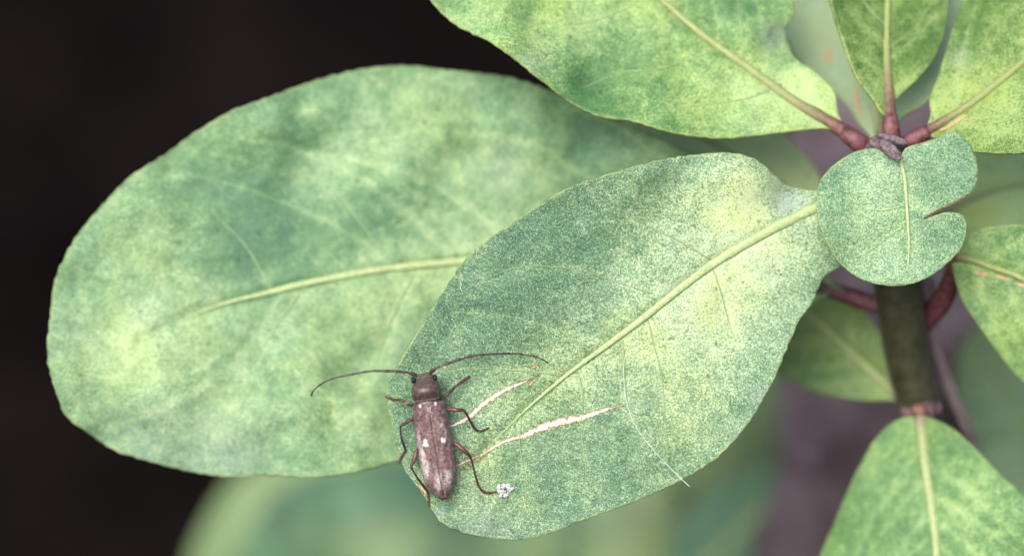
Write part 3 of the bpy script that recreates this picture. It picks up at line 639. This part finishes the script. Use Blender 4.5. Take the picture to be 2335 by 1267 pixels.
def elycol(X, Y, phi, t):
    c = BROWN * .55 + RED * .42 + GREY * .12
    # reddish bands along each wing case
    rb = math.exp(-((phi - .33) / .16) ** 2); c = c * (1 - .45 * rb) + RED * 1.05 * .45 * rb
    sx = math.exp(-(phi / .07) ** 2); c = c * (1 - .45 * sx) + np.array([.27, .16, .14]) * .45 * sx
    # grey hair mottling, denser toward sides and rear
    m = max(0, n3(X, Y, 26, 2) * 1.5 + .12 + .9 * n3(X, Y, 9, 5)) * (.6 + .9 * max(0, t - .55) + .4 * (phi > .6))
    c = c * (1 - min(.8, m)) + GREY * min(.8, m)
    sp = n3(X, Y, 5.5, 11)
    if sp > .12: c = c * (1 - min(.75, (sp - .12) * 3)) + DARKB * min(.75, (sp - .12) * 3)
    for (sx_, sy_, rx, ry, a) in [(1035, 640, 14, 40, .5), (1000, 720, 10, 30, .3), (960, 880, 16, 70, .5), (1056, 1088, 40, 26, 1.0), (1112, 990, 10, 50, .5), (1000, 1070, 30, 20, .3), (900, 560, 30, 40, .25)]:
        g_ = math.exp(-((X - sx_) / rx) ** 2 - ((Y - sy_) / ry) ** 2) * a; c = c * (1 - g_) + DARKB * g_
    for (sx_, sy_, rx, ry, a) in [(898, 830, 17, 70, 1.0), (925, 930, 22, 60, .9), (1008, 1005, 20, 50, 1.0), (1078, 975, 24, 50, .85), (1012, 1050, 18, 24, .4), (868, 690, 14, 60, .4), (945, 490, 12, 26, .65), (1035, 600, 14, 45, .35), (880, 780, 12, 40, .5), (1065, 655, 10, 30, .4)]:
        g_ = math.exp(-((X - sx_) / rx) ** 2 - ((Y - sy_) / ry) ** 2) * a * (1.45 + 2.2 * n3(X, Y, 9, 8)); g_ = max(0, min(.9, g_)); c = c * (1 - g_) + PALE * g_
    for (sx_, sy_, rx, ry, an) in [(880, 458, 8, 14, 0), (991, 440, 8, 12, 0), (917, 718, 11, 20, .3), (927, 740, 13, 13, 0), (1040, 704, 9, 18, 0), (1057, 708, 8, 17, 0), (908, 738, 7, 7, 0)]:
        dx, dy = X - sx_, Y - sy_; q = (dx / rx) ** 2 + (dy / ry) ** 2
        if q < 1.5: g_ = max(0, min(1, (1.35 - q) * 3)); c = c * (1 - g_) + WHITE * g_
    e = max(0, (phi - .93) / .07); c = c * (1 - .5 * e) + np.array([.34, .25, .20]) * .5 * e
    return c
def beetle_mat(name, rough=.42, spec=.45, gain=1.0, mott=.25, sheen=0):
    s = NT(name); v = s.coords(); a = s.n('ShaderNodeAttribute', attribute_name='tone')
    n = s.noise(v, 9, 3, .7); n2 = s.noise(v, 22, 2, .6)
    bw = s.n('ShaderNodeRGBToBW'); s.l(a.outputs['Color'], bw.inputs[0]); mott = s.math('MULTIPLY', s.maprange(bw.outputs[0], .5, .75, 1, 0), mott)
    nm = s.noise(v, 2.6, 5, .85); nq = s.noise(v, 3.0, 4, .85)
    c0 = s.mix(s.math('MULTIPLY', s.maprange(nm, .49, .58), mott), a.outputs['Color'], (.030, .018, .018, 1))
    c0 = s.mix(s.math('MULTIPLY', s.maprange(nq, .54, .64), s.math('MULTIPLY', mott, .6)), c0, (.46, .38, .36, 1))
    c = s.mix(s.math('MULTIPLY', s.maprange(n, .52, .72), .35), c0, (.42, .35, .33, 1))
    c = s.mix(s.math('MULTIPLY', s.maprange(n2, .52, .62), .5), c, (.025, .015, .015, 1))
    return s.bsdf(c, rough, spec, s.bump(s.math('ADD', n, n2), .6 * gain, .00006), sheen=sheen)
M['shell'] = beetle_mat('beetle_shell', .42, .22, 1.0, .95, .05); M['bodym'] = beetle_mat('beetle_body', .27, .42, .2)
M['eye'] = simple('beetle_eye', (.006, .005, .006), (.02, .015, .018), 5, .15, .8, .3, .00003)
for sgn, edge in ((-1, lef), (1, rig)):
    V, F, T = [], [], []; NS, NP = 150, 34
    for i in range(NS + 1):
        t = i / NS; s0 = at(sut, t); e0 = at(edge, t)
        for j in range(NP + 1):
            ph = j / NP; a = ph * math.pi / 2
            X = s0[0] + (e0[0] - s0[0]) * math.sin(a) + sgn * 1.2 * (1 - ph); Y = s0[1] + (e0[1] - s0[1]) * math.sin(a)
            h = ZB + hprof(t) * math.cos(a) ** .9 - .10 * math.exp(-(ph / .06) ** 2) - (.35 * (ph - .9) / .1 if ph > .9 else 0) + .035 * math.cos(ph * 22) * (1 - ph)
            V.append(B(X, Y, h)); T.append((*elycol(X, Y, ph, t), 1))
    for i in range(NS):
        for j in range(NP):
            q = (i*(NP+1)+j, i*(NP+1)+j+1, (i+1)*(NP+1)+j+1, (i+1)*(NP+1)+j)
            F.append(q if sgn < 0 else q[::-1])
    ob = mesh('wing_case', V, F, M['shell'], beetle, T)
    md = ob.modifiers.new('thickness', 'SOLIDIFY'); md.thickness = .00009; md.offset = -1
# body and legs: loft and tubes fused into one skin
ax = (Vector(B(1050, 1100, 0)) - Vector(B(915, 250, 0))).normalized(); sd = ax.cross(AB).normalized() * -1; up = sd.cross(ax).normalized()
if up.dot(AB) < 0: up = -up
geos = []; SRC = []
def add(g, col):
    geos.append(g)
    for v in g[0]: SRC.append((v.copy(), col(v) if callable(col) else col))
def loft(sections, col):     # (X, Y, height, halfwidth zoom px, halfheight mm)
    S = catmull(sections, 6); V, F = [], []; seg = 28
    for s_ in S:
        c = B(s_[0], s_[1], s_[2])
        for k in range(seg):
            a = 2*math.pi*k/seg; ca, sa_ = math.cos(a), math.sin(a)
            V.append(c + sd * zmm(s_[3]) * math.copysign(abs(ca) ** .85, ca) + up * s_[4] * .001 * math.copysign(abs(sa_) ** .85, sa_))
    for i in range(len(S) - 1):
        for k in range(seg): k2 = (k+1) % seg; F.append((i*seg+k, i*seg+k2, (i+1)*seg+k2, (i+1)*seg+k))
    F.append(tuple(range(seg))[::-1]); F.append(tuple((len(S)-1)*seg+k for k in range(seg)))
    add((V, F), col)
PRO = np.array([.072, .048, .040]); HEAD = np.array([.115, .085, .068])
loft([(905, 222, 1.15, 30, .3), (908, 232, 1.25, 52, .6), (912, 250, 1.35, 68, .8), (915, 270, 1.45, 74, .95), (918, 290, 1.5, 76, .95), (920, 310, 1.5, 70, .9)], HEAD)
loft([(913, 268, 1.5, 58, .75), (915, 280, 1.55, 82, 1.05), (918, 305, 1.6, 98, 1.32), (921, 335, 1.65, 107, 1.5), (925, 365, 1.65, 108, 1.5), (929, 392, 1.6, 101, 1.3), (932, 410, 1.55, 95, 1.1), (934, 422, 1.5, 84, .85)], PRO)
loft([(930, 405, 1.3, 70, .7), (938, 440, 1.35, 100, .95), (960, 560, 1.35, 112, .95), (985, 700, 1.3, 118, .95), (1010, 850, 1.25, 118, .9), (1030, 970, 1.2, 100, .8), (1045, 1060, 1.1, 66, .55), (1052, 1100, 1.3, 46, .5), (1054, 1122, 1.35, 38, .4), (1056, 1136, 1.35, 20, .25)], DARKB * 1.6)
def leg(pts, rads, hs, cols):
    A = [(p[0], p[1], h, r, c) for p, r, h, c in zip(pts, rads, hs, cols)]
    Q = catmull([(*a, 0) for a in A], 6)
    pp = []
    for i, q in enumerate(Q):
        x, y = Z(q[0], q[1]); pp.append(P(x, y, q[2]))
    rr = [zmm(max(q[3], 4)) for q in Q]
    V, F = tube_geo(pp, rr, 12)
    geos.append((V, F))
    for i, q in enumerate(Q):
        c = LEGR * (1 - q[4]) + LEGD * q[4]
        for k in range(12): SRC.append((V[i*12+k].copy(), c))
LEGR = np.array([.120, .042, .034]); LEGD = np.array([.018, .010, .011])
def S_(X, Y, h=.0):
    return surf(X, Y) + h
def edge_s(X, Y, h, back): return surf(X, Y) + h
# coxa -> femur -> knee -> tibia -> ankle -> tarsus -> claw ; each list (X, Y, radius, height, darkness)
legs = [
 [(860, 440, 11, 1.0, .6), (822, 455, 12, 1.5, .4), (780, 438, 12, 1.75, .3), (742, 415, 9, 1.6, .7), (712, 415, 8, 1.1, .5), (684, 412, 10, .45, .5), (662, 402, 9, .25, .3), (640, 398, 9, .22, .3), (624, 388, 7, .15, .3)],
 [(1000, 435, 11, 1.0, .6), (1040, 408, 11, 1.4, .5), (1078, 375, 11, 1.7, .5), (1112, 345, 10, 1.6, .9), (1135, 322, 9, 1.3, .4), (1165, 297, 12, .9, .1), (1195, 275, 12, .55, .1), (1218, 258, 10, .3, .1), (1237, 244, 8, .2, .2)],
 [(880, 545, 11, 1.0, .6), (822, 553, 15, 1.4, .1), (775, 583, 14, 1.6, .2), (742, 603, 10, 1.5, 1), (739, 640, 7, 1.3, .9), (748, 700, 8, .9, .8), (766, 755, 9, .4, .9), (772, 778, 8, .25, .7), (752, 812, 9, .2, .3), (736, 842, 9, .15, .3), (731, 880, 6, .1, .3)],
 [(1020, 500, 11, 1.0, .6), (1076, 485, 16, 1.4, .1), (1140, 488, 17, 1.7, .2), (1192, 490, 12, 1.7, .8), (1212, 512, 9, 1.5, .9), (1245, 572, 9, .9, .7), (1272, 620, 10, .4, .8), (1292, 636, 9, .25, .6), (1325, 638, 9, .2, .4), (1352, 628, 8, .15, .3), (1380, 612, 6, .1, .3)],
 [(905, 800, 11, .9, .6), (860, 782, 15, 1.3, .2), (840, 840, 17, 1.5, .0), (818, 893, 11, 1.6, .9), (832, 930, 7, 1.4, .9), (870, 990, 8, .9, .9), (912, 1046, 9, .5, .9), (934, 1078, 9, .3, .5), (938, 1112, 8, .2, .5), (942, 1150, 8, .15, .4), (950, 1188, 6, .1, .4)],
 [(1080, 740, 11, .9, .6), (1128, 728, 16, 1.3, .1), (1185, 770, 18, 1.6, .1), (1232, 812, 12, 1.6, .9), (1252, 850, 7, 1.5, .9), (1272, 930, 8, 1.1, .8), (1292, 1005, 9, .6, .7), (1312, 1052, 9, .35, .6), (1345, 1080, 10, .25, .3), (1390, 1085, 9, .2, .1), (1435, 1075, 6, .12, .3)]]
for L in legs:
    leg([(a[0], a[1]) for a in L], [a[2] for a in L], [(bz(a[1]) * .5 + surf(a[0], a[1]) * .5 if i < 3 else surf(a[0], a[1])) + a[3] for i, a in enumerate(L)], [a[4] for a in L])
V, F = join(geos)
tmp = mesh('tmp', V, F, M['bodym'], None, origin=(0, 0, 0), smooth=False)
# scale up for the remesh so that voxels keep their precision, then back
K = 1000.0
cen = B(980, 700, 0)
co = np.array([((v - cen) * K)[:] for v in V], dtype=np.float32); tmp.data.vertices.foreach_set('co', co.ravel()); tmp.location = (0, 0, 0); tmp.data.update()
rm = tmp.modifiers.new('r', 'REMESH'); rm.mode = 'VOXEL'; rm.voxel_size = .045; rm.use_smooth_shade = True
sm = tmp.modifiers.new('s', 'SMOOTH'); sm.iterations = 3; sm.factor = .4
dg = bpy.context.evaluated_depsgraph_get(); me = bpy.data.meshes.new_from_object(tmp.evaluated_get(dg))
bv = [Vector(v.co) / K + cen for v in me.vertices]; bf = [tuple(p.vertices) for p in me.polygons]
bpy.data.objects.remove(tmp); bpy.data.meshes.remove(me)
kd = kdtree.KDTree(len(SRC))
for i, (v, c) in enumerate(SRC): kd.insert(v, i)
kd.balance()
PB = B(933, 413, 1.5); PF = B(912, 262, 1.5)
hb = B(915, 232, 1.4); hp = B(914, 285, 2.4)
T = []
for v in bv:
    _, i, _ = kd.find(v); c = np.array(SRC[i][1])
    c = c * (1 + .5 * noise.noise(v * 4000))
    dd_ = (v - PB).dot(ax) * 1000
    if abs(dd_) < .07 and (v - PB).dot(up) > .2e-3: c = c * .4 + np.array([.50, .42, .34]) * .6
    elif abs((v - PF).dot(ax)) * 1000 < .06: c = c * .4
    T.append((*np.clip(c, 0, 1), 1))
body = mesh('body', bv, bf, M['bodym'], beetle, T)
for X, Y in ((833, 274), (988, 256)):
    c = B(X, Y, 1.75); V, F = ell_geo(c, (sd, ax, up), (zmm(19), zmm(27), .0006), 14, 10); mesh('eye', V, F, M['eye'], beetle)
V, F = ell_geo(B(937, 438, ZB + 1.15), (sd, ax, up), (zmm(16), zmm(16), .00018), 12, 8); mesh('scutellum', V, F, M['bodym'], beetle, [(.3, .24, .22, 1)] * len(V))
# antennae: eleven joints each, thicker dark ring at every joint
def antenna(pts, hs, taper):
    A = [(p[0], p[1], h, 0, 0, 0) for p, h in zip(pts, hs)]
    Q = catmull(A, 5); cum = np.concatenate([[0], np.cumsum(np.linalg.norm(np.diff(Q[:, :2], axis=0), axis=1))]); tot = cum[-1]
    joints = [0, .075, .10, .19, .28, .38, .48, .58, .68, .78, .88, 1.0]
    pp, rr, T = [], [], []
    for q, s_ in zip(Q, cum):
        t = s_ / tot; x, y = Z(q[0], q[1]); pp.append(P(x, y, q[2]))
        k = max(i for i in range(len(joints) - 1) if joints[i] <= t + 1e-9 or i == 0); u = (t - joints[k]) / (joints[k+1] - joints[k])
        r = (12 - 6 * t) * (.78 + .36 * u ** 3) if k != 0 else 9 + 6 * math.sin(math.pi * u * .8)
        if k == 1: r = 8
        rr.append(zmm(max(2.8, r))); dk = 1.0 if u > .86 or u < .06 else 0
        c = np.array([.060, .034, .034]) * (1 - dk) + np.array([.022, .013, .016]) * dk; c = c * (1 if k else .7)
        T += [(*c, 1)] * 10
    V, F = tube_geo(pp, rr, 10); mesh('antenna', V, F, M['bodym'], beetle, T)
Lp = [(858, 250), (845, 236), (810, 222), (770, 214), (700, 208), (630, 207), (530, 207), (430, 222), (340, 240), (260, 258), (190, 286), (132, 326), (104, 358), (95, 386)]
Rp = [(948, 240), (952, 225), (975, 200), (1010, 180), (1070, 155), (1150, 128), (1260, 99), (1350, 88), (1450, 82), (1550, 82), (1650, 91), (1740, 113), (1805, 148)]
s0 = bz(240)
antenna(Lp, [s0 + 1.5, s0 + 1.7, s0 + 1.9, s0 + 2.0, s0 + 2.1, s0 + 2.1, s0 + 2.0, s0 + 1.9, s0 + 1.8, s0 + 1.6, s0 + 1.4, s0 + 1.2, s0 + 1.1, s0 + 1.0], 1)
antenna(Rp, [s0 + 1.5, s0 + 1.7] + [max(s0, surf(x, y)) + h for (x, y), h in zip(Rp[2:], (2.0, 2.2, 2.3, 2.2, 2.0, 1.8, 1.5, 1.2, 1.0, .8, .7))], 1)

# ------------------------------------------------------------------ tiny things lying on the leaf
fl = []
rnd = random.Random(5)
for k in range(80):
    lx, ly, lr = rnd.choice([(1139, 1109, 6), (1144, 1121, 7), (1159, 1106, 5), (1163, 1114, 6), (1153, 1127, 5), (1150, 1108, 4)])
    x = lx + rnd.gauss(0, lr * .5); y = ly + rnd.gauss(0, lr * .5)
    d = LA.depth(np.array([[x, y]]))[0] + rnd.uniform(.08, .4); c = P(x, y, d); L = rnd.choice([.00010, .00016, .00030]) * rnd.uniform(.8, 1.3); a1 = rnd.uniform(0, 6.28)
    u_ = AX * math.cos(a1) + AU * math.sin(a1) + AB * rnd.uniform(-.25, .25); v_ = AB.cross(u_).normalized(); th_ = u_.cross(v_) * L * .12
    q = [c + u_ * L, c + v_ * L * .5, c - u_ * L * .9, c - v_ * L * .4]
    V = [p + th_ for p in q] + [p - th_ for p in q]
    fl.append((V, [(0, 1, 2, 3), (7, 6, 5, 4), (0, 4, 5, 1), (1, 5, 6, 2), (2, 6, 7, 3), (3, 7, 4, 0)]))
V, F = join(fl); tag(mesh('fluff', V, F, M['fluff']), "tiny white crumb of fluff beside the beetle's right hind foot", 'fluff')
th = catmull([(1424, 815), (1422, 860), (1430, 920), (1452, 975), (1490, 1025), (1530, 1068), (1572, 1108)], 8)
dd = LA.depth(th[:, :2]); V, F = tube_geo([P(p[0], p[1], q + .16 + .12 * math.sin(i / 9)) for i, (p, q) in enumerate(zip(th, dd))], [1.0 / PXMM * .001 * .78] * len(th), 6)
tag(mesh('silk_thread', V, F, M['thread']), 'long thin white silk thread lying across the lower right of the scarred leaf', 'thread')
for pts, lab in (([(1049, 640), (1052, 648), (1050, 656), (1053, 662)], 'short curled white hair by the upper left edge of the scarred leaf'), ([(1444, 670), (1450, 676), (1452, 684)], 'short white hair in the middle of the scarred leaf, above its rib'), ([(1760, 698), (1766, 702), (1770, 708)], 'short white hair near the right end of the scarred leaf')):
    h_ = catmull(pts, 3); dd = LA.depth(h_[:, :2]); V, F = tube_geo([P(p[0], p[1], q + .12) for p, q in zip(h_, dd)], [.00004] * len(h_), 5)
    tag(mesh('hair', V, F, M['thread']), lab, 'hair', 'stray hairs on the scarred leaf')
